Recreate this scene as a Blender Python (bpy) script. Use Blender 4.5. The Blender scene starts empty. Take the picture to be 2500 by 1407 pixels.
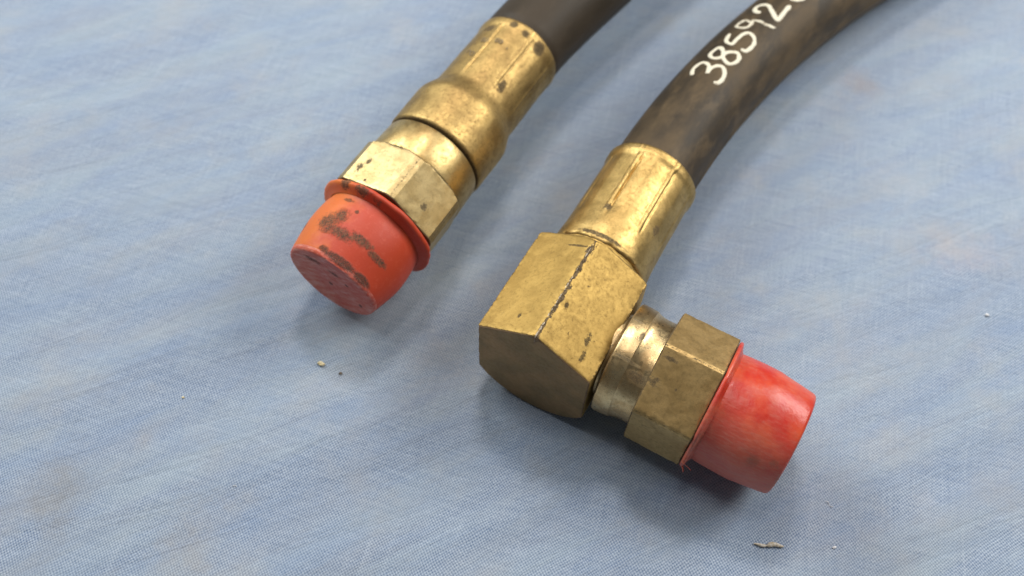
import bpy, math, random
from mathutils import Vector, Matrix, noise as mnoise
random.seed(7)
MM = 0.001
sc = bpy.context.scene
col = sc.collection

# ------------------------------------------------------------------ camera
cam_d = bpy.data.cameras.new('camera')
cam = bpy.data.objects.new('camera', cam_d); col.objects.link(cam); sc.camera = cam
PITCH, ROLL, H = math.radians(59.694), math.radians(3.072), 267.41
fw = Vector((0, math.cos(PITCH), -math.sin(PITCH)))
r0 = Vector((1, 0, 0)); u0 = r0.cross(fw)
rt = r0*math.cos(ROLL) + u0*math.sin(ROLL); up = -r0*math.sin(ROLL) + u0*math.cos(ROLL)
m = Matrix((rt, up, -fw)).transposed().to_4x4(); m.translation = Vector((0, 0, H*MM))
cam.matrix_world = m
cam_d.sensor_width = 36; cam_d.lens = 2234.1/2500*36
cam_d.clip_start = 0.01; cam_d.clip_end = 50
cam_d.dof.use_dof = True; cam_d.dof.focus_distance = 0.262; cam_d.dof.aperture_fstop = 8.5

# ------------------------------------------------------------------ world and lamps (indoor room light, plus an added fill)
w = bpy.data.worlds.new('World'); sc.world = w; w.use_nodes = True
bg = w.node_tree.nodes['Background']; bg.inputs[0].default_value = (0.86, 0.91, 1.0, 1); bg.inputs[1].default_value = 0.115
def area(name, loc, target, sx, sy, power, color):
    l = bpy.data.lights.new(name, 'AREA'); l.shape = 'RECTANGLE'; l.size = sx; l.size_y = sy; l.energy = power; l.color = color
    o = bpy.data.objects.new(name, l); col.objects.link(o); o.location = loc
    o.rotation_euler = (Vector(target) - Vector(loc)).to_track_quat('-Z', 'Y').to_euler()
    return o
area('window_light', (-0.50, 0.54, 0.52), (-.06, .17, 0), 0.45, 0.40, 4.9, (0.94, 0.99, 0.99))
area('ceiling_or_fill_lamp', (-0.03, 0.85, 1.25), (0, .15, 0), 0.24, 0.18, 8.2, (1.0, 0.93, 0.88))
area('ceiling_or_fill_lamp', (0.55, 0.40, 0.52), (.10, .16, 0), 0.40, 0.35, 4.9, (1.0, 0.99, 0.95))  # added low fill lamp, brightens the cloth's right side in place of ambient light
area('ceiling_or_fill_lamp', (-0.10, 0.25, 1.5), (0, .15, 0), 0.5, 0.14, 3.6, (1.0, 0.92, 0.86))
sc.view_settings.view_transform = 'Standard'; sc.view_settings.look = 'None'
sc.view_settings.exposure = -0.2; sc.view_settings.gamma = 1
sc.cycles.max_bounces = 6

# ------------------------------------------------------------------ node helper
class NT:
    def __init__(s, name):
        s.m = bpy.data.materials.new(name); s.m.use_nodes = True; s.t = s.m.node_tree
        s.b = s.t.nodes['Principled BSDF']
        tc = s.t.nodes.new('ShaderNodeTexCoord')
        v = s.t.nodes.new('ShaderNodeVectorMath'); v.operation = 'SCALE'; v.inputs['Scale'].default_value = 1000
        s.t.links.new(tc.outputs['Object'], v.inputs[0]); s.P = v.outputs[0]     # object coordinates in millimetres
        sep = s.t.nodes.new('ShaderNodeSeparateXYZ'); s.t.links.new(s.P, sep.inputs[0]); s.X, s.Y, s.Z = sep.outputs
    def put(s, inp, v):
        if v is None: return
        if hasattr(v, 'is_output'): s.t.links.new(v, inp)
        elif isinstance(v, (tuple, list)) and len(v) == 3 and inp.type == 'RGBA': inp.default_value = (*v, 1)
        else: inp.default_value = v
    def math(s, op, a, b=None, c=None, clamp=False):
        n = s.t.nodes.new('ShaderNodeMath'); n.operation = op; n.use_clamp = clamp
        s.put(n.inputs[0], a); s.put(n.inputs[1], b); s.put(n.inputs[2], c); return n.outputs[0]
    def vec(s, op, a, b=None):
        n = s.t.nodes.new('ShaderNodeVectorMath'); n.operation = op; s.put(n.inputs[0], a); s.put(n.inputs[1], b)
        return n.outputs['Value'] if op in ('LENGTH', 'DOT_PRODUCT', 'DISTANCE') else n.outputs[0]
    def comb(s, x, y, z):
        n = s.t.nodes.new('ShaderNodeCombineXYZ'); s.put(n.inputs[0], x); s.put(n.inputs[1], y); s.put(n.inputs[2], z); return n.outputs[0]
    def map(s, scale=(1, 1, 1), rot=(0, 0, 0), loc=(0, 0, 0), v=None):
        n = s.t.nodes.new('ShaderNodeMapping'); s.put(n.inputs[0], v or s.P)
        n.inputs['Rotation'].default_value = rot; n.inputs['Location'].default_value = loc      # turn first, stretch after
        if tuple(scale) != (1, 1, 1): return s.vec('MULTIPLY', n.outputs[0], tuple(scale))
        return n.outputs[0]
    def noise(s, scale, v=None, detail=3, rough=.55, dist=0, col=False):
        n = s.t.nodes.new('ShaderNodeTexNoise'); s.put(n.inputs['Vector'], v or s.P)
        n.inputs['Scale'].default_value = scale; n.inputs['Detail'].default_value = detail
        n.inputs['Roughness'].default_value = rough; n.inputs['Distortion'].default_value = dist
        return n.outputs[1] if col else n.outputs[0]
    def ramp(s, f, a, b, smooth=True):
        n = s.t.nodes.new('ShaderNodeMapRange'); n.interpolation_type = 'SMOOTHSTEP' if smooth else 'LINEAR'
        s.put(n.inputs['Value'], f); n.inputs['From Min'].default_value = a; n.inputs['From Max'].default_value = b
        n.inputs['To Min'].default_value = 0; n.inputs['To Max'].default_value = 1; return n.outputs[0]
    def mix(s, f, a, b):
        n = s.t.nodes.new('ShaderNodeMix'); n.data_type = 'RGBA'
        s.put(n.inputs[0], f); s.put(n.inputs[6], a); s.put(n.inputs[7], b); return n.outputs[2]
    def mul(s, a, b): return s.math('MULTIPLY', a, b)
    def add(s, a, b): return s.math('ADD', a, b)
    def maxi(s, a, b): return s.math('MAXIMUM', a, b)
    def bump(s, h, strength, dist_mm, prev=None):
        n = s.t.nodes.new('ShaderNodeBump'); n.inputs['Strength'].default_value = strength; n.inputs['Distance'].default_value = dist_mm*MM
        s.put(n.inputs['Height'], h)
        if prev: s.put(n.inputs['Normal'], prev)
        return n.outputs[0]
    def attr(s, name):
        n = s.t.nodes.new('ShaderNodeAttribute'); n.attribute_name = name; return n.outputs['Fac']
    def blob(s, c, size, rough=.9, nscale=.5, edge=.35):
        """stain with its own ragged outline: 1 inside, 0 outside; c and size in mm"""
        d = s.vec('SUBTRACT', s.P, c); d = s.vec('DIVIDE', d, size); l = s.vec('LENGTH', d)
        l = s.add(l, s.mul(s.math('SUBTRACT', s.noise(nscale*1.3, detail=6, rough=.78), .5), rough*2.4))
        q = s.math('SUBTRACT', 1, s.ramp(l, .9-edge, 1.05))
        return s.mul(q, s.add(.6, s.mul(s.ramp(s.noise(nscale*4, detail=4, rough=.75), .38, .6), .4)))
    def out(s, **k):
        for a, v in k.items(): s.put(s.b.inputs[a.replace('_', ' ')], v)
        return s.m

# ------------------------------------------------------------------ materials
def cloth_mat():
    n = NT('blue_chambray')
    rotv = n.map(rot=(0, 0, math.radians(12)))
    wob = n.noise(.06, rotv, detail=2, col=True)
    wv = n.vec('ADD', rotv, n.vec('SCALE', wob)) if False else n.vec('ADD', rotv, n.vec('MULTIPLY', wob, (2.2, 2.2, 0)))
    sep = n.t.nodes.new('ShaderNodeSeparateXYZ'); n.t.links.new(wv, sep.inputs[0]); u, v = sep.outputs[0], sep.outputs[1]
    k = math.pi/0.52
    su = n.math('SINE', n.mul(u, k)); sv = n.math('SINE', n.mul(v, k*.93))
    pr = n.mul(su, sv)
    slu = n.noise(1.0, n.map((.05, 1.9, 1), v=wv), detail=3, rough=.7)       # threads that run along u
    slv = n.noise(1.0, n.map((1.9, .05, 1), v=wv), detail=3, rough=.7)
    th = n.add(n.mul(n.math('SUBTRACT', slu, .5), .60), n.mul(n.math('SUBTRACT', slv, .5), .38))
    thick = n.noise(1.0, n.map((.9, .012, 1), v=wv, loc=(5, 0, 0)), detail=1, rough=.5)
    th = n.add(th, n.mul(n.ramp(thick, .66, .80), .11))
    f = n.add(n.add(n.mul(pr, .38), th), .49)
    fine = n.noise(2.6, wv, detail=3, rough=.7)
    f = n.add(f, n.mul(n.math('SUBTRACT', fine, .5), 1.15))
    c = n.mix(n.math('MULTIPLY', f, 1, clamp=True), (.092, .148, .262), (.48, .55, .64))
    # washed, uneven dye: long soft streaks that run with the creases
    st = n.noise(1, n.map((.011, .055, .02), rot=(0, 0, math.radians(-30))), detail=6, rough=.62, dist=.5)
    st2 = n.noise(1, n.map((.022, .095, .02), rot=(0, 0, math.radians(-24)), loc=(40, 3, 0)), detail=6, rough=.65, dist=.4)
    st3 = n.noise(1, n.map((.018, .06, .02), rot=(0, 0, math.radians(-34)), loc=(7, 83, 0)), detail=6, rough=.65, dist=.4)
    c = n.mix(n.mul(n.ramp(st, .38, .72), .30), c, (.45, .53, .54))
    c = n.mix(n.mul(n.ramp(st2, .42, .74), .30), c, (.19, .28, .45))
    c = n.mix(n.mul(n.ramp(st3, .44, .74), .32), c, (.33, .34, .36))
    gr = n.noise(.03, detail=5, rough=.65)
    c = n.mix(n.mul(n.ramp(gr, .48, .74), .30), c, (.44, .42, .39))
    for (x, y, sx, sy, a, cc) in ((-130, 79, 11, 22, .55, (.27, .25, .22)), (131, 260, 12, 13, .55, (.33, .28, .27)), (-91, 66, 11, 20, .4, (.36, .31, .25)),
                              (157, 181, 20, 14, .30, (.55, .42, .38)), (-76, 80, 10, 6, .22, (.38, .34, .28)), (136, 166, 12, 10, .25, (.30, .33, .38)),
                              (139, 214, 20, 14, .22, (.55, .50, .45)), (-53.4, 121.6, 1.1, 1.0, .6, (.2, .16, .12)), (70, 60, 24, 6, .2, (.5, .45, .40)), (45, 265, 30, 20, .25, (.28, .33, .45)),
                              (-110, 96, 4, 5, .25, (.38, .32, .25)), (128, 88, 10, 9, .18, (.5, .44, .38))):
        c = n.mix(n.mul(n.blob((x, y, 0), (sx, sy, 50), rough=.9, nscale=.07 if sx > 3 else 1.0, edge=.85), a*.75), c, cc)
    h = n.add(n.mul(pr, .5), n.mul(th, 1.0)); h = n.add(h, n.mul(fine, .6))
    nb = n.bump(h, .55, .16)
    cr = n.noise(1, n.map((.02, .12, .1), rot=(0, 0, math.radians(-24))), detail=4, rough=.6, dist=.8)
    nb = n.bump(cr, .5, 1.6, nb)
    return n.out(Base_Color=c, Roughness=.92, Normal=nb, Sheen_Weight=.25, Sheen_Roughness=.5, Specular_IOR_Level=.2)

def metal(name, base, base2, grime=(.05, .035, .02), rough=(.3, .5), pits=.5, metallic=1.0, brushed=0.0, specks=1.0, marks=(), tarnish=.35, seed=0):
    n = NT(name)
    mp = n.map(loc=(seed*13.7, seed*5.1, seed*9.3))
    a = n.noise(.16, mp, detail=4, rough=.6, dist=.5); b = n.noise(.9, mp, detail=4, rough=.65)
    c = n.mix(n.ramp(a, .38, .64), base, base2)
    c = n.mix(n.mul(n.ramp(b, .5, .75), tarnish), c, tuple(x*.55 for x in base2))
    fine = n.noise(5.0, mp, detail=3, rough=.8)
    c = n.mix(n.mul(n.ramp(fine, .52, .8), .35), c, tuple(x*.45 for x in base2))
    # small corrosion specks and pits
    s1 = n.noise(1.6, n.map((.7, 1, 1), loc=(seed*3.1+5, 2, 1)), detail=5, rough=.75)
    s2 = n.noise(.35, n.map(loc=(seed*7.7, 8, 4)), detail=3, rough=.7)
    sp = n.mul(n.ramp(s1, .66-.02*specks, .73-.02*specks), n.ramp(s2, .45, .62)); sp = n.mul(sp, pits)
    s3 = n.noise(.75, n.map((.6, 1, 1), rot=(.4, .2, .7), loc=(seed*2.3, 1, 6)), detail=6, rough=.8, dist=.6)      # smears of dark grime
    sp = n.maxi(sp, n.mul(n.mul(n.ramp(s3, .60-.015*specks, .72-.015*specks), n.ramp(n.noise(.15, n.map(loc=(seed*4.4, 3, 3)), detail=2), .45, .62)), .75*min(1, pits)))
    sc_a = n.noise(1, n.map((.12, .55, .55), rot=(.3, .5, .5+seed)), detail=2, rough=.6, dist=1.2)
    sc_b = n.noise(1, n.map((.5, .10, .4), rot=(.2, .1, .9+seed*2)), detail=2, rough=.6, dist=.9)
    scrt = n.mul(n.math('SUBTRACT', 1, n.ramp(n.math('ABSOLUTE', n.math('SUBTRACT', sc_a, .5)), .002, .008)), n.ramp(s2, .35, .6))
    scrt = n.maxi(scrt, n.mul(n.math('SUBTRACT', 1, n.ramp(n.math('ABSOLUTE', n.math('SUBTRACT', sc_b, .47)), .0015, .007)), n.ramp(b, .42, .6)))
    c = n.mix(n.mul(scrt, .55), c, tuple(x*.4 for x in base2))
    e = n.attr('edge')
    eg = n.mul(n.ramp(n.add(n.mul(e, .80), n.mul(s1, .95)), .84, 1.02), .92)      # grime that clings to the edges, broken up
    d = n.maxi(sp, eg)
    for (cc, size, kw) in marks: d = n.maxi(d, n.blob(cc, size, **kw))
    c = n.mix(n.mul(d, .88), c, grime)
    r = n.add(n.mul(n.ramp(b, .3, .75), rough[1]-rough[0]), rough[0]); r = n.add(r, n.mul(d, .35))
    met = n.math('SUBTRACT', metallic, n.mul(d, metallic*.8))
    nb = n.bump(n.add(n.mul(fine, .4), n.noise(2.2, mp, detail=4, rough=.7)), .35, .06)
    nb = n.bump(d, -.5, .12, nb); nb = n.bump(scrt, -.6, .08, nb)
    big = n.noise(.22, mp, detail=2); nb = n.bump(big, .14, .7, nb)
    if brushed:
        br = n.noise(1, n.map((9, .22, .22)), detail=3, rough=.7)                # lathe marks run round the axis
        nb = n.bump(br, brushed, .05, nb)
    return n, c, r, met, nb, d

def metal_mat(*a, **k):
    n, c, r, met, nb, d = metal(*a, **k)
    return n.out(Base_Color=c, Roughness=r, Metallic=met, Normal=nb)

GOLD1, GOLD2 = (.60, .43, .155), (.47, .33, .12)
PALE1, PALE2 = (.66, .575, .36), (.55, .46, .26)
M = {}
M['cloth'] = cloth_mat()
M['ferrule_a'] = metal_mat('tarnished_brass_ferrule', (.555, .38, .145), (.39, .26, .10), brushed=.9, rough=(.42, .60), pits=.8, tarnish=.65, seed=1,
    marks=(((84, .5, 16), (1.6, 1.8, 5), dict(rough=.5, nscale=.6)), ((83, -4.8, 15), (1.6, 1.6, 4), dict(rough=.35, nscale=.6)), ((82.4, -10.6, 11.5), (3.2, 2.3, 4), dict(rough=.3, nscale=.5)), ((60, -9, 12), (3, 1.5, 4), dict(rough=1.0, nscale=.5)), ((80, 8, 13), (2, 3, 4), dict(rough=1.2, nscale=.5))))
M['ferrule_b'] = metal_mat('bright_brass_ferrule', (.60, .41, .155), (.44, .295, .105), brushed=.9, rough=(.37, .54), pits=.9, tarnish=.55, seed=2,
    marks=(((44, 2, 17), (.9, 12, 5), dict(rough=.8, nscale=.5)), ((58, -12, 10), (2.2, 1.2, 3), dict(rough=1.4, nscale=.8)), ((55, 4, 15), (1.5, 2, 3), dict(rough=1.6, nscale=.8))))
M['nut_a'] = metal_mat('pale_zinc_nut', (.62, .475, .235), (.50, .365, .165), rough=(.36, .52), pits=.8, tarnish=.3, seed=3,
    marks=(((6, -13.6, 12.0), (1.5, 1.0, 2), dict(rough=1.3, nscale=.9)), ((9, 8.5, 17), (1.6, 1.0, 3), dict(rough=1.3, nscale=.9)), ((6, 10, 17), (2.2, 1.2, 3), dict(rough=1.4, nscale=.8)), ((2, 5, 18), (.6, .5, 3), dict(rough=.8, nscale=1.4))))
M['collar_a'] = metal_mat('pale_zinc_collar', (.64, .47, .21), (.49, .335, .135), brushed=.25, rough=(.34, .50), pits=.7, tarnish=.5, seed=4)
M['collar_b'] = metal_mat('worn_brass_collar', (.78, .59, .31), (.64, .43, .2), brushed=.45, rough=(.26, .42), pits=1.0, tarnish=.5, seed=5,
    marks=(((24, -7.5, 15.5), (5, .6, 3), dict(rough=.5, nscale=.8)), ((22, 4.5, 17), (2.2, .35, 3), dict(rough=.5, nscale=.8)), ((29, -10, 13), (4.0, 1.8, 4), dict(rough=.7, nscale=.7)), ((25, .5, 17), (.8, 2, 3), dict(rough=.9, nscale=.7))))
M['nut_b'] = metal_mat('olive_brass_nut', (.58, .40, .17), (.46, .31, .125), rough=(.46, .62), pits=1.0, metallic=.92, specks=1.6, tarnish=.45, seed=6,
    marks=(((33.5, -9.5, 14), (2.4, 1.6, 3), dict(rough=1.3, nscale=.6)), ((35, -3, 19), (2.6, .8, 3), dict(rough=1.3, nscale=.7)), ((40, -9, 15), (.5, .5, 3), dict(rough=.3, nscale=1))))
def elbow_mat():
    n, c, r, met, nb, d = metal('gold_passivated_elbow', (.535, .355, .112), (.43, .28, .086), rough=(.50, .64), pits=1.0, metallic=.92, specks=1.5, tarnish=.3, seed=7,
        marks=(((14, -2.6, 22), (1.1, .7, 3), dict(rough=.5, nscale=1.0)), ((10, -12, 16), (2.4, .9, 4), dict(rough=1.6, nscale=.8)), ((5, -13, 15), (2.0, .7, 4), dict(rough=1.6, nscale=.8)),
               ((6, 8, 18), (1.0, .6, 3), dict(rough=.8, nscale=1)), ((34, 4, 21), (.5, 6, 3), dict(rough=.9, nscale=.6))))
    # crust of grime and a bare scratched line along the top ridge
    q = n.noise(.7, n.map((.5, 1, 1)), detail=5, rough=.7)
    yy = n.math('ABSOLUTE', n.add(n.add(n.Y, .3), n.mul(n.math('SUBTRACT', n.noise(.35, detail=3), .5), 1.5)))
    top = n.ramp(n.Z, 18.5, 20.5)
    wid = n.add(n.mul(n.ramp(q, .42, .68), 1.0), .16)
    crust = n.mul(n.math('LESS_THAN', yy, wid), top)
    c = n.mix(n.mul(crust, .92), c, n.mix(n.ramp(n.noise(1.5, detail=4), .4, .6), (.06, .042, .026), (.17, .12, .07)))
    scr = n.math('LESS_THAN', n.math('ABSOLUTE', n.add(n.Y, n.mul(n.math('SUBTRACT', n.noise(.5, detail=4, rough=.8), .5), 1.2))), n.mul(n.ramp(n.noise(.6, n.map((1, .2, .2), loc=(3, 0, 0))), .46, .64), .20))
    scr = n.mul(scr, top)
    c = n.mix(scr, c, (.55, .47, .36))
    # concentric turning marks only show on the machined end
    rr = n.vec('LENGTH', n.comb(0, n.add(n.Y, 1.2), n.add(n.Z, 1.0)))
    ring = n.noise(1, n.comb(n.mul(rr, 3.2), 0, 0), detail=4, rough=.7)
    endm = n.math('LESS_THAN', n.X, .25)
    c = n.mix(n.mul(endm, .72), c, n.mix(n.ramp(n.noise(.12, detail=4), .35, .65), (.24, .165, .095), (.36, .22, .12)))
    nb = n.bump(n.mul(ring, endm), .6, .08, nb)
    nb = n.bump(crust, .6, .25, nb)
    met = n.mul(met, n.math('SUBTRACT', 1, n.mul(crust, .8)))
    return n.out(Base_Color=c, Roughness=n.add(r, n.mul(crust, .3)), Metallic=met, Normal=nb)
M['elbow'] = elbow_mat()

def rubber_mat(name, brown, seed, k=.6):
    n = NT(name)
    mp = n.map(loc=(seed, seed*2, 0))
    mp = n.map((.45, 1, 1), rot=(0, 0, math.radians(-58)), loc=(seed, seed*2, 0))
    a = n.noise(.085, mp, detail=5, rough=.6); b = n.noise(.22, n.map((.4, 1, 1), rot=(0, 0, math.radians(-58)), loc=(seed+20, 0, 3)), detail=5, rough=.65)
    c = n.mix(n.mul(n.ramp(a, .38, .66), k), (.040, .029, .017), brown)
    c = n.mix(n.mul(n.ramp(b, .46, .74), k*.8), c, tuple(x*1.25 for x in brown))
    f = n.noise(3, mp, detail=4, rough=.8)
    c = n.mix(n.mul(n.ramp(f, .6, .8), .3), c, (.16, .12, .08))
    nb = n.bump(f, .3, .12); nb = n.bump(b, .25, .5, nb)
    return n.out(Base_Color=c, Roughness=n.add(.42, n.mul(a, .3)), Normal=nb, Specular_IOR_Level=.32)
M['hose_a'] = rubber_mat('plain_black_rubber', (.056, .040, .024), 3, .8)
M['hose_b'] = rubber_mat('dusty_brown_rubber', (.112, .076, .038), 11, .78)

def paint_mat(name, wear):
    n = NT(name)
    q = n.noise(.9, detail=5, rough=.7)
    c = n.mix(n.mul(n.ramp(q, .62-wear, .8-wear), .9), (.80, .74, .58), (.28, .21, .13))
    return n.out(Base_Color=c, Roughness=.5, Normal=n.bump(n.noise(1.5, detail=3), .3, .1))
M['paint'] = paint_mat('cream_paint', .04); M['paint_worn'] = paint_mat('rubbed_cream_paint', .17)

def cap_a_mat():
    n = NT('weathered_red_plastic')
    a = n.noise(.10, n.map(loc=(2, 7, 1)), detail=4, rough=.6)
    # more orange towards the left side, outline broken up by noise
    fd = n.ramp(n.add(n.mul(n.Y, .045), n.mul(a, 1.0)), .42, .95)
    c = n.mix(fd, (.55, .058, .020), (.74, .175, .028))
    c = n.mix(n.mul(n.ramp(n.noise(.5, detail=4, rough=.7), .5, .72), .25), c, (.72, .16, .09))
    endm = n.math('LESS_THAN', n.X, -25.0)
    scuff = n.noise(1, n.map((1, .12, .5), rot=(.5, 0, 0)), detail=4, rough=.7)
    c = n.mix(n.mul(endm, .8), c, n.mix(n.ramp(scuff, .4, .7), (.66, .12, .075), (.76, .33, .26)))
    # mould and ground-in dirt
    ds = []
    for cc, size, kw in (((-16, 6, 17), (4.0, 4.4, 5), dict(rough=1.0, nscale=.45, edge=.5)), ((-12.5, 3.5, 17), (3.0, 3.0, 5), dict(rough=1.0, nscale=.5, edge=.5)),
                         ((-17.5, 0, 17), (2.3, 6.0, 5), dict(rough=.9, nscale=.5, edge=.5)), ((-16, -6.5, 16), (1.9, 5.2, 5), dict(rough=.8, nscale=.5, edge=.4)), ((-17, -12.5, 12), (1.4, 4.0, 6), dict(rough=.8, nscale=.5, edge=.4)),
                         ((-6.5, 5, 17), (.9, 2.6, 4), dict(rough=.9, nscale=.5, edge=.5)), ((-9, 0, 17), (.8, .8, 4), dict(rough=.6, nscale=.8)),
                         ((-18, 15, 8), (2.4, 2, 3), dict(rough=1.2, nscale=.6)), ((-2.5, 9, 18), (2.5, 2.2, 3), dict(rough=1.0, nscale=.6)), ((-4, -4, 20), (1.2, 2.4, 3), dict(rough=1.0, nscale=.6)), ((-3, 2, 20), (1.5, 3.0, 3), dict(rough=1.2, nscale=.7))):
        ds.append(n.blob(cc, size, **kw))
    d = ds[0]
    for x in ds[1:]: d = n.maxi(d, x)
    dc = n.mix(n.ramp(n.noise(1.1, detail=4), .4, .65), (.060, .048, .028), (.16, .095, .05))
    c = n.mix(n.mul(d, .95), c, dc)
    # dark crescent stuck along the end edge, pits in the end disc
    ds = [n.blob(cc, s, **kw) for cc, s, kw in (((-24.6, -4.5, 14.4), (1.7, 8.0, 3.4), dict(rough=.35, nscale=.7, edge=.3)), ((-24.6, -11.6, 9.6), (1.6, 3.4, 5.4), dict(rough=.35, nscale=.7, edge=.3)), ((-24.0, 1.5, 15), (1.3, 2.2, 2), dict(rough=.7, nscale=.7, edge=.4)),
          ((-26, 6, 8.5), (1.8, 4.4, 1.9), dict(rough=.9, nscale=.5, edge=.8)), ((-26, -2, 6.5), (1.8, 2.8, 1.5), dict(rough=.9, nscale=.5, edge=.8)), ((-26, 1, -2), (1.5, .9, 1.1), dict(rough=.7, nscale=.8)), ((-26, -10, -6), (1.5, .8, 1.0), dict(rough=.6, nscale=.8)), ((-26, -6, 3), (1.5, .8, .8), dict(rough=.9, nscale=1)))]
    d2 = ds[0]
    for x in ds[1:]: d2 = n.maxi(d2, x)
    c = n.mix(n.mul(d2, .96), c, (.055, .042, .028))
    rr = n.add(.42, n.mul(n.noise(.6, detail=4), .22)); rr = n.add(rr, n.mul(n.maxi(d, d2), .3))
    nb = n.bump(n.noise(1.4, detail=5, rough=.7), .35, .15); nb = n.bump(n.maxi(d, d2), .5, .25, nb)
    nb = n.bump(n.mul(endm, n.noise(.35, detail=2)), .6, 1.2, nb)
    return n.out(Base_Color=c, Roughness=rr, Normal=nb, Subsurface_Weight=.08, Subsurface_Radius=(.004, .001, .0005), Subsurface_Scale=.4)
M['cap_a'] = cap_a_mat()
def cap_b_mat():
    n = NT('scuffed_red_plastic')
    a = n.noise(.09, n.map(loc=(4, 1, 8)), detail=4, rough=.6)
    c = n.mix(n.ramp(a, .35, .68), (.54, .026, .014), (.68, .095, .036))
    sc1 = n.noise(1, n.map((.25, 1.3, 1.3)), detail=5, rough=.75)
    haze = n.noise(.11, n.map(loc=(9, 3, 2)), detail=4, rough=.6)
    dust = n.mul(n.ramp(haze, .44, .62), n.add(.35, n.mul(n.ramp(sc1, .42, .7), .65)))
    low = n.ramp(n.mul(n.Y, -1), 2, 15)
    dust = n.maxi(n.mul(dust, .34), n.mul(n.mul(low, n.add(.45, n.mul(n.ramp(sc1, .4, .7), .5))), .75))
    c = n.mix(dust, c, (.60, .25, .18))
    ds = [n.blob(cc, s, **kw) for cc, s, kw in (((67, -14.5, 9), (2.4, 2, 3), dict(rough=.6, nscale=.5, edge=.6)), ((72, -12, 9), (2, 1.4, 2), dict(rough=.7, nscale=.7)), ((75.5, -14, 5), (1.2, 1.5, 4), dict(rough=.7, nscale=.7)), ((51.5, -17, 9), (1.2, 4, 5), dict(rough=.9, nscale=.6)), ((75.5, -7, 13), (.7, 3, 2), dict(rough=.8, nscale=.6)))]
    d = ds[0]
    for x in ds[1:]: d = n.maxi(d, x)
    c = n.mix(n.mul(d, .5), c, (.22, .12, .08))
    nb = n.bump(sc1, .25, .06); nb = n.bump(n.noise(.3, detail=3), .35, .5, nb)
    rr = n.add(.30, n.mul(dust, .38))
    return n.out(Base_Color=c, Roughness=rr, Normal=nb, Subsurface_Weight=.10, Subsurface_Radius=(.004, .001, .0005), Subsurface_Scale=.4)
M['cap_b'] = cap_b_mat()
def plain(name, a, b, scale=1.0, rough=.7):
    n = NT(name); return n.out(Base_Color=n.mix(n.ramp(n.noise(scale, detail=4), .35, .65), a, b), Roughness=rough)
M['crumb'] = plain('yellow_crumb', (.75, .60, .28), (.80, .72, .52)); M['speck'] = plain('white_speck', (.8, .8, .78), (.7, .7, .72))
M['bran'] = plain('grey_chaff', (.42, .35, .24), (.60, .56, .50), 1.2); M['lint'] = plain('pale_lint', (.7, .7, .7), (.6, .62, .66)); M['dark'] = plain('dark_crumb', (.10, .07, .05), (.2, .15, .1))

# ------------------------------------------------------------------ mesh helpers
def new_obj(name, verts, faces, mat, parent, matrix, sharp=30, edge=None):
    me = bpy.data.meshes.new(name); me.from_pydata([tuple(c*MM for c in v) for v in verts], [], faces); me.update()
    me.materials.append(M[mat])
    me.polygons.foreach_set('use_smooth', [True]*len(me.polygons))
    if sharp: me.set_sharp_from_angle(angle=math.radians(sharp))
    if edge is not None:
        at = me.attributes.new('edge', 'FLOAT', 'POINT'); at.data.foreach_set('value', edge)
    o = bpy.data.objects.new(name, me); col.objects.link(o)
    if parent is not None: o.parent = parent
    if matrix is not None: o.matrix_local = matrix
    return o
def revolve(name, st, mat, parent, matrix, nth=144, rf=None, th0=0.0, wob=0.0, edge=None, cap0=False, cap1=False, wf=.12, sharp=30):
    """surface of revolution about local X; st = (x, r) stations; rf(x, theta, r) shapes the section"""
    V, F, E = [], [], []
    for i, (x, r) in enumerate(st):
        for j in range(nth):
            t = math.radians(th0 + j*360/nth); q = rf(x, t, r) if rf else r
            if wob: q += wob*mnoise.noise(Vector((x*wf, math.cos(t)*r*wf, math.sin(t)*r*wf)) + Vector((len(name)*3.3, 0, 0)))
            V.append((x, q*math.cos(t), q*math.sin(t))); E.append(edge(x, t) if edge else 0.0)
    for i in range(len(st)-1):
        for j in range(nth):
            k = (j+1) % nth; F.append((i*nth+j, (i+1)*nth+j, (i+1)*nth+k, i*nth+k))
    for flag, i, x in ((cap0, 0, st[0][0]), (cap1, len(st)-1, st[-1][0])):
        if flag:
            V.append((x, 0, 0)); E.append(0.0); c = len(V)-1
            for j in range(nth):
                k = (j+1) % nth; F.append((c, i*nth+j, i*nth+k) if flag and i == 0 else (c, i*nth+k, i*nth+j))
    # make the winding face outward
    o = new_obj(name, V, [tuple(reversed(f)) for f in F], mat, parent, matrix, sharp, E)
    return o
def lin(a, b, n): return [a + (b-a)*i/n for i in range(n+1)]
def hexr(psi, R, rnd=.3):
    a = R*math.cos(math.pi/6)
    def f(t):
        p = math.degrees(t) - psi; p = p % 60
        return min(a/math.cos(math.radians(p-30)), R-rnd)
    return f
def axis_frame(ax):
    X = Vector(ax).normalized(); Y = Vector((0, 0, 1)).cross(X).normalized(); Z = X.cross(Y)
    return Matrix((X, Y, Z)).transposed().to_4x4()
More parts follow.
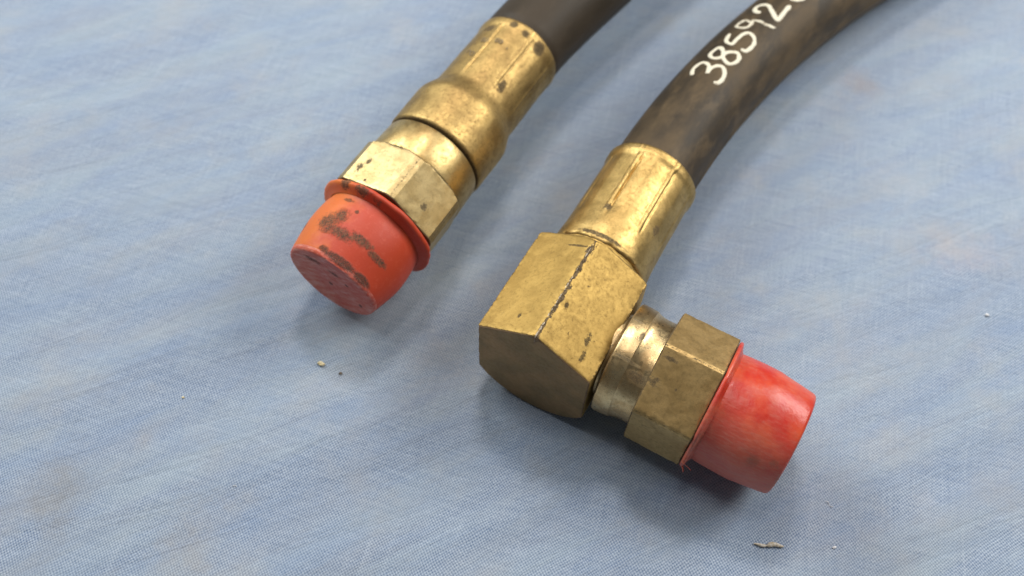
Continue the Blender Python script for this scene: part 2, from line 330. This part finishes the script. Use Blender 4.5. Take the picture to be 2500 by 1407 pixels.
def nut_part(name, x0, x1, psi, mat, parent, matrix, ch0, ch1, R=20.8, open_r=13.0, rnd=.3):
    h = hexr(psi, R, rnd); xs = sorted(set([x0, x0+.25, x0+.5, x0+.9, x0+1.4, x0+2, x0+3, x1, x1-.25, x1-.5, x1-.9, x1-1.4, x1-2, x1-3] + lin(x0, x1, 44)))
    def rf(x, t, r):
        if r < R-6: return r
        q = min(h(t), R-ch0[0]+(x-x0)*ch0[1], R-ch1[0]+(x1-x)*ch1[1])
        if x in (x0, x1): q -= .12
        pv = Vector((x*.6, math.cos(t)*q*.6, math.sin(t)*q*.6+psi))
        q -= ed(x, t)*(.6*max(0, mnoise.noise(pv)-.05)+.16*abs(mnoise.noise(pv*3)))
        return q
    def ed(x, t):
        p = (math.degrees(t)-psi) % 60; p = min(p, 60-p); dx = min(x-x0, x1-x)
        return max(math.exp(-(p/2.2)**2)*.55, math.exp(-(dx/.5)**2)*.9)
    st = [(x0, open_r)] + [(x, R) for x in xs] + [(x1, open_r)]
    return revolve(name, st, mat, parent, matrix, 240, rf, psi, edge=ed, sharp=22, wob=.05, wf=.3)
def ferrule_part(x_fat0, x_fat1, r_fat, x_c0, x_c1, r_c, mat, parent, matrix, phase, lip=.7, relief=.6):
    """crimped sleeve: plain band, shoulder, then eight pressed flats with raised lines between, flared end"""
    st = [(x_fat0, 13), (x_fat0, r_fat-1.0), (x_fat0+.3, r_fat-.45), (x_fat0+.9, r_fat-.08)]
    st += [(x, r_fat) for x in lin(x_fat0+1.6, x_fat1, 8)]
    n = 10
    for i in range(1, n+1):
        f = i/n; s = f*f*(3-2*f); st.append((x_fat1+(x_c0-x_fat1)*f, r_fat+(r_c-r_fat)*s))
    st += [(x, r_c) for x in lin(x_c0+.5, x_c1-.3, 40)]
    st += [(x_c1, r_c-.25), (x_c1+.15, r_c-.7), (x_c1, r_c-1.1), (x_c1-3, r_c-1.3)]
    L = x_c1-x_c0
    def rf(x, t, r):
        if r < r_c-.9: return r
        f = (x-x_c0+1)/7.0; g = max(0, min(1, f)); g2 = max(0, min(1, (x_c1-3.6-x)/.9)); g = g*g*(3-2*g)*g2*g2*(3-2*g2)
        td = math.degrees(t) + 1.6*mnoise.noise(Vector((x*.12, round((math.degrees(t)-phase)/45)*3.1, 0)))
        p = (td-phase) % 45; p = p-45 if p > 22.5 else p
        kk = round((math.degrees(t)-phase)/45) % 8; amp = .7+.45*math.sin(kk*2.3+1)
        z = max(0, min(1, (3.1-abs(p))/1.6)); ridge = amp*(z*z*(3-2*z) - .8*math.exp(-((p-3.6)/1.1)**2)) ; flat = -(.10 + .30*math.cos(math.radians(p*4))*-1)
        q = r + g*relief*(ridge*.55-.36 + .20*(abs(p)/22.5)**2)
        if x < x_fat0+1.4: q += (.25 if r_fat > 17 else .75)*mnoise.noise(Vector((math.cos(t)*7, math.sin(t)*7, x*.8)))*(1-max(0, x-x_fat0)/1.4)
        if x > x_c1-3.6: q += lip*.36*min(1, (x-x_c1+3.6)/.8)
        # each ridge keeps running through the flared end as a faint double line
        q += (.10 if x > x_c1-3.6 else 0)*math.exp(-((abs(p)-3)/1.3)**2)
        return q
    def ed(x, t):
        p = (math.degrees(t)-phase) % 45; p = min(p, 45-p)
        e = math.exp(-((p-3.2)/1.0)**2)*.42 if x_c0 < x < x_c1-3 else 0
        return max(e, math.exp(-((x-x_fat1-(x_c0-x_fat1)*.9)/.5)**2)*.42 if x_c0-x_fat1 > 2 else 0, math.exp(-((x-x_c1)/.35)**2)*.5, math.exp(-((x-x_fat0)/.5)**2)*.8)
    return revolve('ferrule', st, mat, parent, matrix, 360, rf, edge=ed, wob=.22, wf=.10, sharp=50)
def empty(name, loc, label, cat, group=None):
    o = bpy.data.objects.new(name, None); col.objects.link(o); o.empty_display_size = .02
    o.location = Vector(loc)*MM; o['label'] = label; o['category'] = cat
    if group: o['group'] = group
    return o

# ------------------------------------------------------------------ hoses as swept tubes
def hose_path(start, az0, zf, azf, length, ds=1.0):
    x, y = start; out = []; s = 0.0
    while s <= length:
        a = math.radians(azf(max(s, 0))); out.append((s, Vector((x, y, zf(s))), a)); x += ds*math.cos(a); y += ds*math.sin(a); s += ds
    return out
def hose_tube(path, rfun, mat, parent, root, nth=96, seam=None):
    V, F = [], []
    for i, (s, c, a) in enumerate(path):
        d = Vector((math.cos(a), math.sin(a), 0)); Y = Vector((-d.y, d.x, 0)); Z = Vector((0, 0, 1))
        for j in range(nth):
            t = j*2*math.pi/nth; r = rfun(s, math.degrees(t))
            r += .10*mnoise.noise(Vector((s*.05, math.cos(t)*2, math.sin(t)*2)))
            V.append(c - root + Y*(r*math.cos(t)) + Z*(r*math.sin(t)))
    for i in range(len(path)-1):
        for j in range(nth):
            k = (j+1) % nth; F.append((i*nth+j, i*nth+k, (i+1)*nth+k, (i+1)*nth+j))
    F.append(tuple(reversed(range(nth)))); F.append(tuple((len(path)-1)*nth+j for j in range(nth)))
    F = [tuple(reversed(f)) for f in F]
    return new_obj('hose_tube', V, F, mat, parent, None, 40)
def frame_at(path, s):
    ds = path[1][0]-path[0][0]; i = max(0, min(len(path)-2, int((s-path[0][0])/ds))); f = (s-path[i][0])/ds
    return path[i][1].lerp(path[i+1][1], f), path[i][2]

# ================================================================== the cloth
def cloth_height(x, y):
    h = 0.0
    # shallow creases left by folding and handling, running up to the right
    a = math.radians(24); u = x*math.cos(a)+y*math.sin(a); v = -x*math.sin(a)+y*math.cos(a)
    v += 9*mnoise.noise(Vector((u*.008, v*.01, 3)))
    h += .55*mnoise.noise(Vector((u*.007, v*.050, 0))) + .35*mnoise.noise(Vector((u*.014, v*.11, 7))) + .9*mnoise.noise(Vector((x*.008, y*.008, 5)))
    # the soft bench under the cloth gives a little under the weight of the fittings
    for (cx, cy, rx, ry, dep) in ((15, 131, 27, 27, 2.5), (52, 112, 20, 18, .6), (-44, 172, 26, 22, .6)):
        h -= dep*math.exp(-(((x-cx)/rx)**2+((y-cy)/ry)**2)**1.5)
    # a sharper fold line between the two fittings, and one in front
    d = y-(170.2+.012*(x+10)+.6*math.sin(x*.08)); h -= .8*math.exp(-(d/1.1)**2)*max(0, 1-abs(x+9)/26)
    d = v-(75+u*0) ; h += .5*math.exp(-(d/2.5)**2)*math.exp(-((u-95)/50)**2)
    return h
def build_cloth():
    x0, x1, y0, y1, st = -330, 330, -40, 520, 1.8
    nx, ny = int((x1-x0)/st), int((y1-y0)/st); V = []; F = []
    for j in range(ny+1):
        for i in range(nx+1):
            x, y = x0+i*st, y0+j*st; V.append((x, y, cloth_height(x, y)-.9))
    for j in range(ny):
        for i in range(nx):
            a = j*(nx+1)+i; F.append((a, a+1, a+nx+2, a+nx+1))
    n = len(V); ring = [i for i in range(nx+1)] + [j*(nx+1)+nx for j in range(1, ny+1)] + [ny*(nx+1)+i for i in range(nx-1, -1, -1)] + [j*(nx+1) for j in range(ny-1, 0, -1)]
    for i in ring: V.append((V[i][0], V[i][1], -3.0))
    L = len(ring)
    for k in range(L): F.append((ring[k], n+k, n+(k+1) % L, ring[(k+1) % L]))
    F.append(tuple(n+k for k in reversed(range(L))))
    o = new_obj('cloth', V, F, 'cloth', None, None, 60); o['kind'] = 'structure'; o['label'] = 'pale blue woven cotton cloth with faint creases and stains under the hoses'
build_cloth()

# ================================================================== hose A: straight fitting with an orange red cap
A = Vector((-43.69, 166.16, 20.78)); azA = math.radians(61.456); elA = math.radians(1.4)
ua = Vector((math.cos(azA)*math.cos(elA), math.sin(azA)*math.cos(elA), math.sin(elA)))
rootA = empty('hydraulic_hose', (A.x, A.y, 0), 'plain black rubber hose with straight brass fitting and weathered orange-red cap', 'hose', 'hydraulic hoses lying on the cloth')
FA = Matrix.Translation((A - Vector((A.x, A.y, 0)))*MM) @ axis_frame(ua)
psiA = 180-13.236
nut_part('swivel_nut', 0, 18.1, psiA, 'nut_a', rootA, FA, (.6, 1.5), (2.2, 1.1), rnd=.85)
revolve('collar', [(18.0, 12), (18.0, 18.1), (18.5, 18.25), (29.2, 17.75), (29.9, 17.5), (30.3, 17.0), (30.3, 14.6), (31.6, 14.6), (31.6, 12)], 'collar_a', rootA, FA,
        edge=lambda x, t: max(math.exp(-((x-18.2)/.5)**2)*.6, math.exp(-((x-30.2)/.5)**2)*.75), wob=.08)
ferrule_part(30.75, 46.5, 18.3, 56.0, 86.3, 15.75, 'ferrule_a', rootA, FA, 72, lip=.6, relief=.55)
# stamped digits worn into the sleeve
def arc_pts(pts, n=6):
    out = []
    P = [pts[0]] + list(pts) + [pts[-1]]
    for i in range(1, len(P)-2):
        for k in range(n):
            t = k/n; o = []
            for d in (0, 1):
                a, b, c, e = P[i-1][d], P[i][d], P[i+1][d], P[i+2][d]
                o.append(.5*((2*b)+(-a+c)*t+(2*a-5*b+4*c-e)*t*t+(-a+3*b-3*c+e)*t**3))
            out.append(tuple(o))
    out.append(pts[-1]); return out
def ribbon(name, pts, width, height, surf, mat, parent, matrix, taper=True, closed=False, wvar=.35):
    """painted or stamped stroke laid on a curved surface; pts in surface mm, surf(a, b, h) -> point"""
    L = arc_pts(pts); V, F = [], []; prof = [(-1, -.6), (-.85, .45), (-.45, .9), (0, 1), (.45, .9), (.85, .45), (1, -.6)]
    for i, p in enumerate(L):
        a = L[max(0, i-1)]; b = L[min(len(L)-1, i+1)]; d = Vector((b[0]-a[0], b[1]-a[1]))
        if d.length < 1e-6: d = Vector((1, 0))
        d.normalize(); nn = Vector((-d.y, d.x)); e = 1.0
        if not closed:
            q = min(i, len(L)-1-i)/3.0; e = math.sqrt(max(.03, 1-(1-min(1, q))**2))
        wd = width*e*(1+wvar*mnoise.noise(Vector((p[0]*.7, p[1]*.7, 1))))
        for (s, h) in prof: V.append(surf(p[0]+nn.x*s*wd, p[1]+nn.y*s*wd, h*height*(.4+.6*e)))
    m_ = len(prof)
    for i in range(len(L)-1):
        for k in range(m_-1): F.append((i*m_+k, i*m_+k+1, (i+1)*m_+k+1, (i+1)*m_+k))
    return new_obj(name, V, F, mat, parent, matrix, 60)
M['stamp'] = plain('stamped_groove', (.20, .14, .06), (.30, .21, .10), 2, .6)
def surfA(x, b, h):  # b = arc length measured from the top of the sleeve towards the right
    r = 15.85; t = math.radians(90)-b/r; return ((x), (r+h)*math.cos(t), (r+h)*math.sin(t))
for pts in ([(66.0, 7.8), (65.2, 6.6), (66.4, 6.0), (67.2, 7.0), (66.4, 7.9), (67.8, 8.6), (67.2, 9.6), (65.9, 9.2)],
            [(73.5, 6.2), (72.6, 5.4), (73.5, 4.6), (74.4, 5.4), (73.5, 6.2), (74.6, 6.9), (73.6, 7.6), (72.6, 6.9), (73.5, 6.2)],
            [(74.8, 1.0), (74.0, .3), (74.8, -.4), (75.6, .3), (74.8, 1.0), (75.8, 1.7), (74.8, 2.3), (74.0, 1.7), (74.8, 1.0)],
            [(73.0, -3.0), (73.9, -3.1)], [(71.0, 8.8), (71.8, 9.4)]):
    ribbon('stamped_mark', pts, .27, .04, surfA, 'stamp', rootA, FA)
# cap A
def cap_profile(s, sg, x0):
    # s: list of (distance from nut, radius), sg: direction along local X
    return [(x0+sg*a, b) for a, b in s]
capst = [(.3, 12.5), (.3, 17.6), (2.0, 17.7), (3.4, 17.4), (6, 17.55), (10, 17.75), (13, 17.7), (16, 17.4), (18.5, 17.0), (21, 16.5), (23, 16.1), (24.6, 15.75), (25.3, 15.45), (25.6, 15.0), (25.6, 14.0), (25.35, 12.0), (25.2, 9), (25.1, 5), (25.1, 2)]
def capwobA(x, t, r):
    q = r
    if x < -3 and r > 15: q += .25*math.sin(2*t+.8)*min(1, (-x-3)/10)-.35*math.exp(-((x+4)/1.5)**2)
    return q
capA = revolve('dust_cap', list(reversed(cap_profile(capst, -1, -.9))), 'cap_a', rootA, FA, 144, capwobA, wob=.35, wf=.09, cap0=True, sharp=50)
capA['label'] = 'orange-red plastic cap with mould patches'
def rim_fn(seed, amp):
    def f(x, t, r):
        if r < 18.4: return r
        q = r + amp*mnoise.noise(Vector((math.cos(t)*2.2, math.sin(t)*2.2, seed))) + .35*amp*mnoise.noise(Vector((math.cos(t)*9, math.sin(t)*9, seed)))
        return q
    return f
rimst = [(0, 16.5), (0, 19.4), (.25, 20.1), (.8, 20.5), (1.4, 20.5), (1.9, 20.1), (2.25, 19.2), (2.6, 18.2), (3.1, 17.3)]
rimA = revolve('rim', list(reversed(cap_profile(rimst, -1, -1.0))), 'cap_a', capA, None, 180, rim_fn(1, .55), wob=.1, sharp=60)
azA1 = 61.456
def azfA(s):
    s = min(s, 35); return azA1 - .4913*s + .70180*s*s/100
stA = A + ua*80.0
pathA = hose_path((stA.x, stA.y), azA1, lambda s: stA.z+.028*s, lambda s: azfA(max(0, s-6)), 330)
tubeA = hose_tube(pathA, lambda s, t: 14.6+.95*min(1, max(0, (s-5)/4)), 'hose_a', rootA, Vector((A.x, A.y, 0)))

# ================================================================== hose B: elbow fitting with a red cap
B = Vector((6.97, 115.51, 20.57)); azB = math.radians(63.071)
ub = Vector((math.cos(azB), math.sin(azB), 0)); vb = Vector((math.sin(azB), -math.cos(azB), 0))
rootB = empty('hydraulic_hose', (B.x, B.y, 0), 'brown-black rubber hose with painted number, brass elbow and glossy red cap', 'hose', 'hydraulic hoses lying on the cloth')
FB = Matrix.Translation((B - Vector((B.x, B.y, 0)))*MM) @ axis_frame(ub)
CB = B + ub*17.99
FC = Matrix.Translation((CB - Vector((B.x, B.y, 0)))*MM) @ axis_frame(vb)
def elbow_body():
    W, b, a, L = 18.24, 12.62, 10.84, 38.3
    poly = [(0, b+a), (W, b), (W, -b), (0, -b-a), (-W, -b), (-W, b)]
    def prad(t):
        c, s = math.cos(t), math.sin(t); best = 1e9
        for i in range(6):
            (y1, z1), (y2, z2) = poly[i], poly[(i+1) % 6]; dy, dz = y2-y1, z2-z1
            den = c*dz-s*dy
            if abs(den) < 1e-9: continue
            r = (y1*dz-z1*dy)/den; u = ((r*s-z1)/dz) if abs(dz) > abs(dy) else ((r*c-y1)/dy)
            if r > 0 and -1e-6 <= u <= 1+1e-6: best = min(best, r)
        if s < 0: best = min(W/max(abs(c), 1e-6), 22.0+1.6*(-s)**3)        # rounded underside
        return best
    ths = sorted(set([round(i*3.0, 4) for i in range(120)] + [round(math.degrees(math.atan2(z, y)) % 360, 4) for y, z in poly] + [88.8, 91.2, 89.4, 90.6, 35.2, 34.2, 36.4, 144.8, 145.8, 143.6]))
    xs = [0, .15, .35, .7, 1.2] + lin(1.6, 36.8, 92) + [37.2, 37.7, 38.1, 38.3]
    V, F, E = [], [], []; n = len(ths)
    def ring(x, fr):
        for d in ths:
            t = math.radians(d); r = fr(t, d); V.append((x, r*math.cos(t), r*math.sin(t)))
            p = min(abs(((d-z+180) % 360)-180) for z in (34.7, 145.3, 90)); dx = min(x, 38.3-x)
            E.append(max(math.exp(-(p/1.6)**2)*.6, math.exp(-(dx/.5)**2)*.8) if r > 17 and len(V) > 6*n+5 else 0)
    for rr in (3, 8, 12, 15, 17): ring(0, lambda t, d: rr)
    ring(0, lambda t, d: max(17.2, prad(t)-1.1))
    for x in xs:
        def fr(t, d):
            q = prad(t); dx = min(x, L-x)
            if x > L-3: q = min(q, 21.2+(L-x)*1.2)          # turned chamfer at the hose side
            if x < 1.0: q = min(q, 22.6+x*1.3)
            q -= .35*max(0, 1-dx/.4)
            q -= .12*math.exp(-((((d-90+180) % 360)-180)/1.0)**2)
            pe = min(abs(((d-z+180) % 360)-180) for z in (34.7, 145.3, 90)); ed = max(math.exp(-(pe/1.6)**2), math.exp(-(dx/.6)**2))
            pv = Vector((x*.55, q*math.cos(t)*.55, q*math.sin(t)*.55))
            q -= ed*(.55*max(0, mnoise.noise(pv)-.05)+.18*abs(mnoise.noise(pv*3)))
            return q + .07*mnoise.noise(Vector((x*.18, q*math.cos(t)*.18, q*math.sin(t)*.18)))
        ring(x, fr)
    # turned neck behind the block
    for x, r in ((38.3, 17.3), (38.5, 17.15), (40.6, 16.9), (40.9, 16.5), (41.0, 15.4), (42.2, 15.6), (42.2, 12)): ring(x, lambda t, d: r)
    R = len(V)//n
    for i in range(R-1):
        for j in range(n):
            k = (j+1) % n; F.append((i*n+j, i*n+k, (i+1)*n+k, (i+1)*n+j))
    V.append((0, 0, 0)); E.append(0)
    for j in range(n): F.append((len(V)-1, (j+1) % n, j))
    return new_obj('elbow_body', V, F, 'elbow', rootB, FB, 25, E)
elbow_body()
revolve('outlet_boss', [(9, 13.2), (18.2, 13.2), (19.2, 13.0), (19.8, 12.6), (19.8, 8)], 'collar_b', rootB, FC, 96)
nb0 = 31.72
colst = [(19.6, 10), (19.6, 16.6), (19.9, 17.3), (20.6, 17.6), (23.6, 17.45), (25.2, 17.3), (25.6, 16.95), (27, 16.6), (29, 16.4), (31.9, 16.5), (31.9, 12)]
revolve('collar', colst, 'collar_b', rootB, FC, wob=.07, wf=.25, edge=lambda x, t: max(math.exp(-((x-19.7)/.4)**2)*.85, math.exp(-((x-25.5)/.4)**2)*.5, math.exp(-((x-31.7)/.5)**2)*.5))
nut_part('swivel_nut', nb0, nb0+18.13, 30.507, 'nut_b', rootB, FC, (.9, 1.6), (.5, 1.8), rnd=.25)
def capwobB(x, t, r):
    q = r
    if r > 14: q += .2*math.sin(2*t)*min(1, max(0, (x-55)/10))
    return q
xb = nb0+18.13
capstB = [(.3, 12.5), (.3, 16.9), (2.2, 17.1), (4, 17.3), (8, 17.45), (12, 17.45), (14.2, 17.35), (15.6, 17.1), (18, 16.75), (20.5, 16.4), (22.8, 16.05), (24.6, 15.75), (25.2, 15.45), (25.45, 14.9), (25.4, 14), (25.1, 12), (25, 7), (25, 2)]
capB = revolve('dust_cap', cap_profile(capstB, 1, xb+.1), 'cap_b', rootB, FC, 144, capwobB, wob=.3, wf=.07, cap1=True, sharp=50)
capB['label'] = 'glossy red plastic cap with scuffs'
rimstB = [(0, 16.5), (0, 19.6), (.15, 20.0), (.4, 20.15), (.9, 20.15), (1.15, 19.9), (1.35, 19.2), (1.7, 18.0), (2.3, 17.0)]
def rimB_fn(x, t, r):
    q = rim_fn(4, .35)(x, t, r)
    d = (math.degrees(t) % 360)
    if r > 19: q += .9*math.exp(-((d-176)/5)**2)*(.6+.6*math.sin(d*1.7))
    return q
revolve('rim', cap_profile(rimstB, 1, xb+.15), 'cap_b', capB, None, 240, rimB_fn, wob=.1, sharp=60)
def burr():
    V, F = [], []; n = 7
    for k, (deg, L, up_) in enumerate(((196, 2.2, .5), (200, 1.5, -.3), (190, 1.6, .9))):
        a = math.radians(deg); base = Vector((xb+.6+.5*k, 19.8*math.cos(a), 19.8*math.sin(a))); o = len(V); rad = Vector((.5+.4*k, math.cos(a), math.sin(a))).normalized()
        for i in range(7):
            f = i/6; c = base + rad*L*f + Vector((1.1*math.sin(f*2.2)*up_, 0, .6*f*f*up_)); r = .42*(1-f)**.6+.05
            for j in range(n):
                t = 2*math.pi*j/n; V.append(c + Vector((r*math.cos(t), -r*math.sin(t)*math.sin(a), r*math.sin(t)*math.cos(a))))
        for i in range(6):
            for j in range(n):
                q = (j+1) % n; F.append((o+i*n+j, o+i*n+q, o+(i+1)*n+q, o+(i+1)*n+j))
        F.append(tuple(o+6*n+j for j in range(n)))
    new_obj('moulding_burr', V, F, 'cap_b', capB, None, 60)
burr()
ferrule_part(42.0, 46.0, 16.2, 52.0, 83.4, 15.95, 'ferrule_b', rootB, FB, 74, lip=.9, relief=1.0)
s0 = (44.568, 189.527); hB = 20.568
st0 = (s0[0]-6*ub.x, s0[1]-6*ub.y)
azfB = lambda s: 63.071-.178*s+.0217*s*s/100
pathB = hose_path(st0, 0, lambda s: max(13.9, hB-.0326*max(0, s-6)-.0000095*max(0, s-6)**2), lambda s: azfB(max(0, s-6)), 340)
def rB(s, t):
    r = 14.66+.12*min(1, max(0, (s-6)/10))
    # a raised moulding line along the right side of the hose
    return r + .45*math.exp(-(((t-176+180) % 360-180)/3.0)**2)
tubeB = hose_tube(pathB, rB, 'hose_b', rootB, Vector((B.x, B.y, 0)))
D = {'3': [(38.5, 63.0), (41.5, 57.0), (44.0, 57.0), (46.0, 61.0), (46.0, 69.0), (44.5, 76.0), (41.5, 80.0), (44.0, 79.0), (46.5, 84.0), (47.0, 92.0), (45.0, 99.0), (42.0, 102.0), (39.5, 100.0), (39.0, 95.0)] ,
'8': [(54.5, 75.0), (56.0, 66.0), (54.0, 62.0), (51.0, 62.0), (49.5, 71.0), (51.0, 79.0), (54.0, 80.0), (55.5, 85.0), (56.5, 93.0), (55.0, 99.0), (52.5, 100.0), (50.0, 95.0), (50.5, 86.0), (52.5, 79.0), (54.5, 75.0)] ,
'5': [(65.0, 60.0), (61.0, 64.0), (59.5, 70.0), (59.5, 77.0), (62.5, 77.0), (66.0, 78.0), (68.0, 83.0), (67.5, 92.0), (65.5, 99.0), (62.5, 101.0), (59.5, 99.0), (59.0, 92.0)] ,
'9': [(73.5, 72.0), (74.5, 62.0), (72.0, 57.0), (70.0, 58.0), (69.5, 68.0), (70.5, 74.0), (73.0, 75.0), (75.0, 73.0), (76.0, 81.0), (76.0, 91.0), (77.0, 102.0), (77.0, 104.0)] ,
'2': [(80.5, 71.0), (81.0, 61.0), (83.5, 55.0), (85.5, 59.0), (86.0, 69.0), (84.0, 80.0), (82.5, 88.0), (81.0, 98.0), (84.5, 97.0), (88.0, 95.0), (91.0, 94.0)] ,
'0': [(94.0, 86.0), (95.0, 93.0), (97.5, 98.0), (100.0, 97.0), (101.5, 90.0), (100.0, 82.0), (97.0, 81.0), (94.0, 86.0)]}
R2 = 14.78
def surfB(s, b, h):
    c, a = frame_at(pathB, s+6); d = Vector((math.cos(a), math.sin(a), 0)); Y = Vector((-d.y, d.x, 0)); t = b/R2
    return c + Y*((R2+h)*math.cos(t)) + Vector((0, 0, (R2+h)*math.sin(t))) - Vector((B.x, B.y, 0))
for k, L in D.items():
    p = [(s, math.radians(t)*R2) for s, t in L]
    o = ribbon('painted_digit', p, (.80 if k != '2' else .92) if k != '9' else .66, .20 if k != '9' else .10, surfB, 'paint' if k != '9' else 'paint_worn', tubeB, None, closed=(k in '80'))
    o['label'] = {'3': 'cream painted digit 3', '8': 'cream painted digit 8', '5': 'cream painted digit 5', '9': 'rubbed and faded painted digit 9', '2': 'cream painted digit 2', '0': 'cream painted round digit cut by the frame'}[k]

# ================================================================== crumbs and lint on the cloth
def lump(name, x, y, sx, sy, sz, mat, label, cat, rot=0, seed=0, amp=.35):
    import bmesh
    bm = bmesh.new(); bmesh.ops.create_icosphere(bm, subdivisions=3, radius=1)
    for v in bm.verts:
        k = 1+amp*mnoise.noise(v.co*1.6+Vector((seed*4.1, 0, 0))); v.co = Vector((v.co.x*sx*k, v.co.y*sy*k, v.co.z*sz*k+sz*.75))*MM
    me = bpy.data.meshes.new(name); bm.to_mesh(me); bm.free(); me.materials.append(M[mat]); me.polygons.foreach_set('use_smooth', [True]*len(me.polygons))
    o = bpy.data.objects.new(name, me); col.objects.link(o); o.location = Vector((x, y, cloth_height(x, y)-.9))*MM; o.rotation_euler = (0, 0, math.radians(rot))
    o['label'] = label; o['category'] = cat; o['group'] = 'crumbs scattered on the cloth'; return o
lump('crumb', -60, 124.6, 1.1, .7, .55, 'crumb', 'yellowish crumb on the cloth below the orange-red cap', 'crumb', -20, 1, .6)
lump('crumb', -53.4, 121.9, .55, .4, .25, 'dark', 'small brown crumb just right of the yellowish crumb', 'crumb', 10, 2)
lump('crumb', -101.3, 110.6, .45, .35, .3, 'crumb', 'tiny tan crumb lying alone on the cloth at lower left', 'crumb', 0, 3)
lump('crumb', 161.3, 156.1, .65, .5, .5, 'speck', 'tiny white speck on the cloth near the right edge', 'crumb', 0, 4)
lump('crumb', 98.8, 74.4, .7, .4, .25, 'lint', 'pale flake on the cloth right of the grey husk', 'crumb', 20, 5)
# husk: two bits end to end
def husk():
    V, F = [], []; n = 10; L = 9.0; N = 26
    for i in range(N+1):
        f = i/N; x = -L/2+L*f; prof = math.sin(math.pi*min(1, max(.02, f)))**.5
        waist = 1-.72*math.exp(-((f-.42)/.05)**2); r = .62*prof*waist*(1.15 if f > .45 else .9)*(1+.25*mnoise.noise(Vector((x*1.5, 2, 0))))
        for j in range(n):
            t = 2*math.pi*j/n; V.append((x, r*1.1*math.cos(t)+.25*math.sin(x*1.1), r*.75*math.sin(t)*(1+.2*mnoise.noise(Vector((x*2, j, 0))))+.5))
    for i in range(N):
        for j in range(n):
            k = (j+1) % n; F.append((i*n+j, (i+1)*n+j, (i+1)*n+k, i*n+k))
    F.append(tuple(range(n))); F.append(tuple(reversed([N*n+j for j in range(n)])))
    o = new_obj('husk', V, F, 'bran', None, None, 60); o.location = Vector((79.4, 74.05, cloth_height(79, 74)-.9))*MM; o.rotation_euler = (0, 0, math.radians(1))
    o['label'] = 'slender grey-brown husk lying on the cloth below the red cap'; o['category'] = 'husk'
husk()
def fibre(x, y, pts, rad, mat, label, cat='fibre'):
    L = arc_pts(pts, 5); V, F = [], []; n = 6
    for i, p in enumerate(L):
        a = L[max(0, i-1)]; b = L[min(len(L)-1, i+1)]; d = Vector((b[0]-a[0], b[1]-a[1], 0)).normalized(); s = Vector((-d.y, d.x, 0))
        for j in range(n):
            t = 2*math.pi*j/n; V.append(Vector((p[0], p[1], rad+.15+.25*math.sin(i*.5))) + s*rad*math.cos(t) + Vector((0, 0, rad*math.sin(t))))
    for i in range(len(L)-1):
        for j in range(n):
            k = (j+1) % n; F.append((i*n+j, i*n+k, (i+1)*n+k, (i+1)*n+j))
    F.append(tuple(reversed(range(n)))); F.append(tuple((len(L)-1)*n+j for j in range(n)))
    o = new_obj('fibre', V, [tuple(reversed(f)) for f in F], mat, None, None, 60); o.location = Vector((x, y, cloth_height(x, y)-.9))*MM
    o['label'] = label; o['category'] = cat; o['group'] = 'lint fibres on the cloth'
fibre(99, 87.5, [(-.9, .8), (-.2, .3), (.1, -.5), (.9, -.9)], .10, 'lint', 'short curled white lint fibre on the cloth at lower right')
fibre(-79.5, 83, [(-.6, 0), (0, .2), (.6, 0)], .09, 'lint', 'tiny white lint fibre on the cloth at lower left')
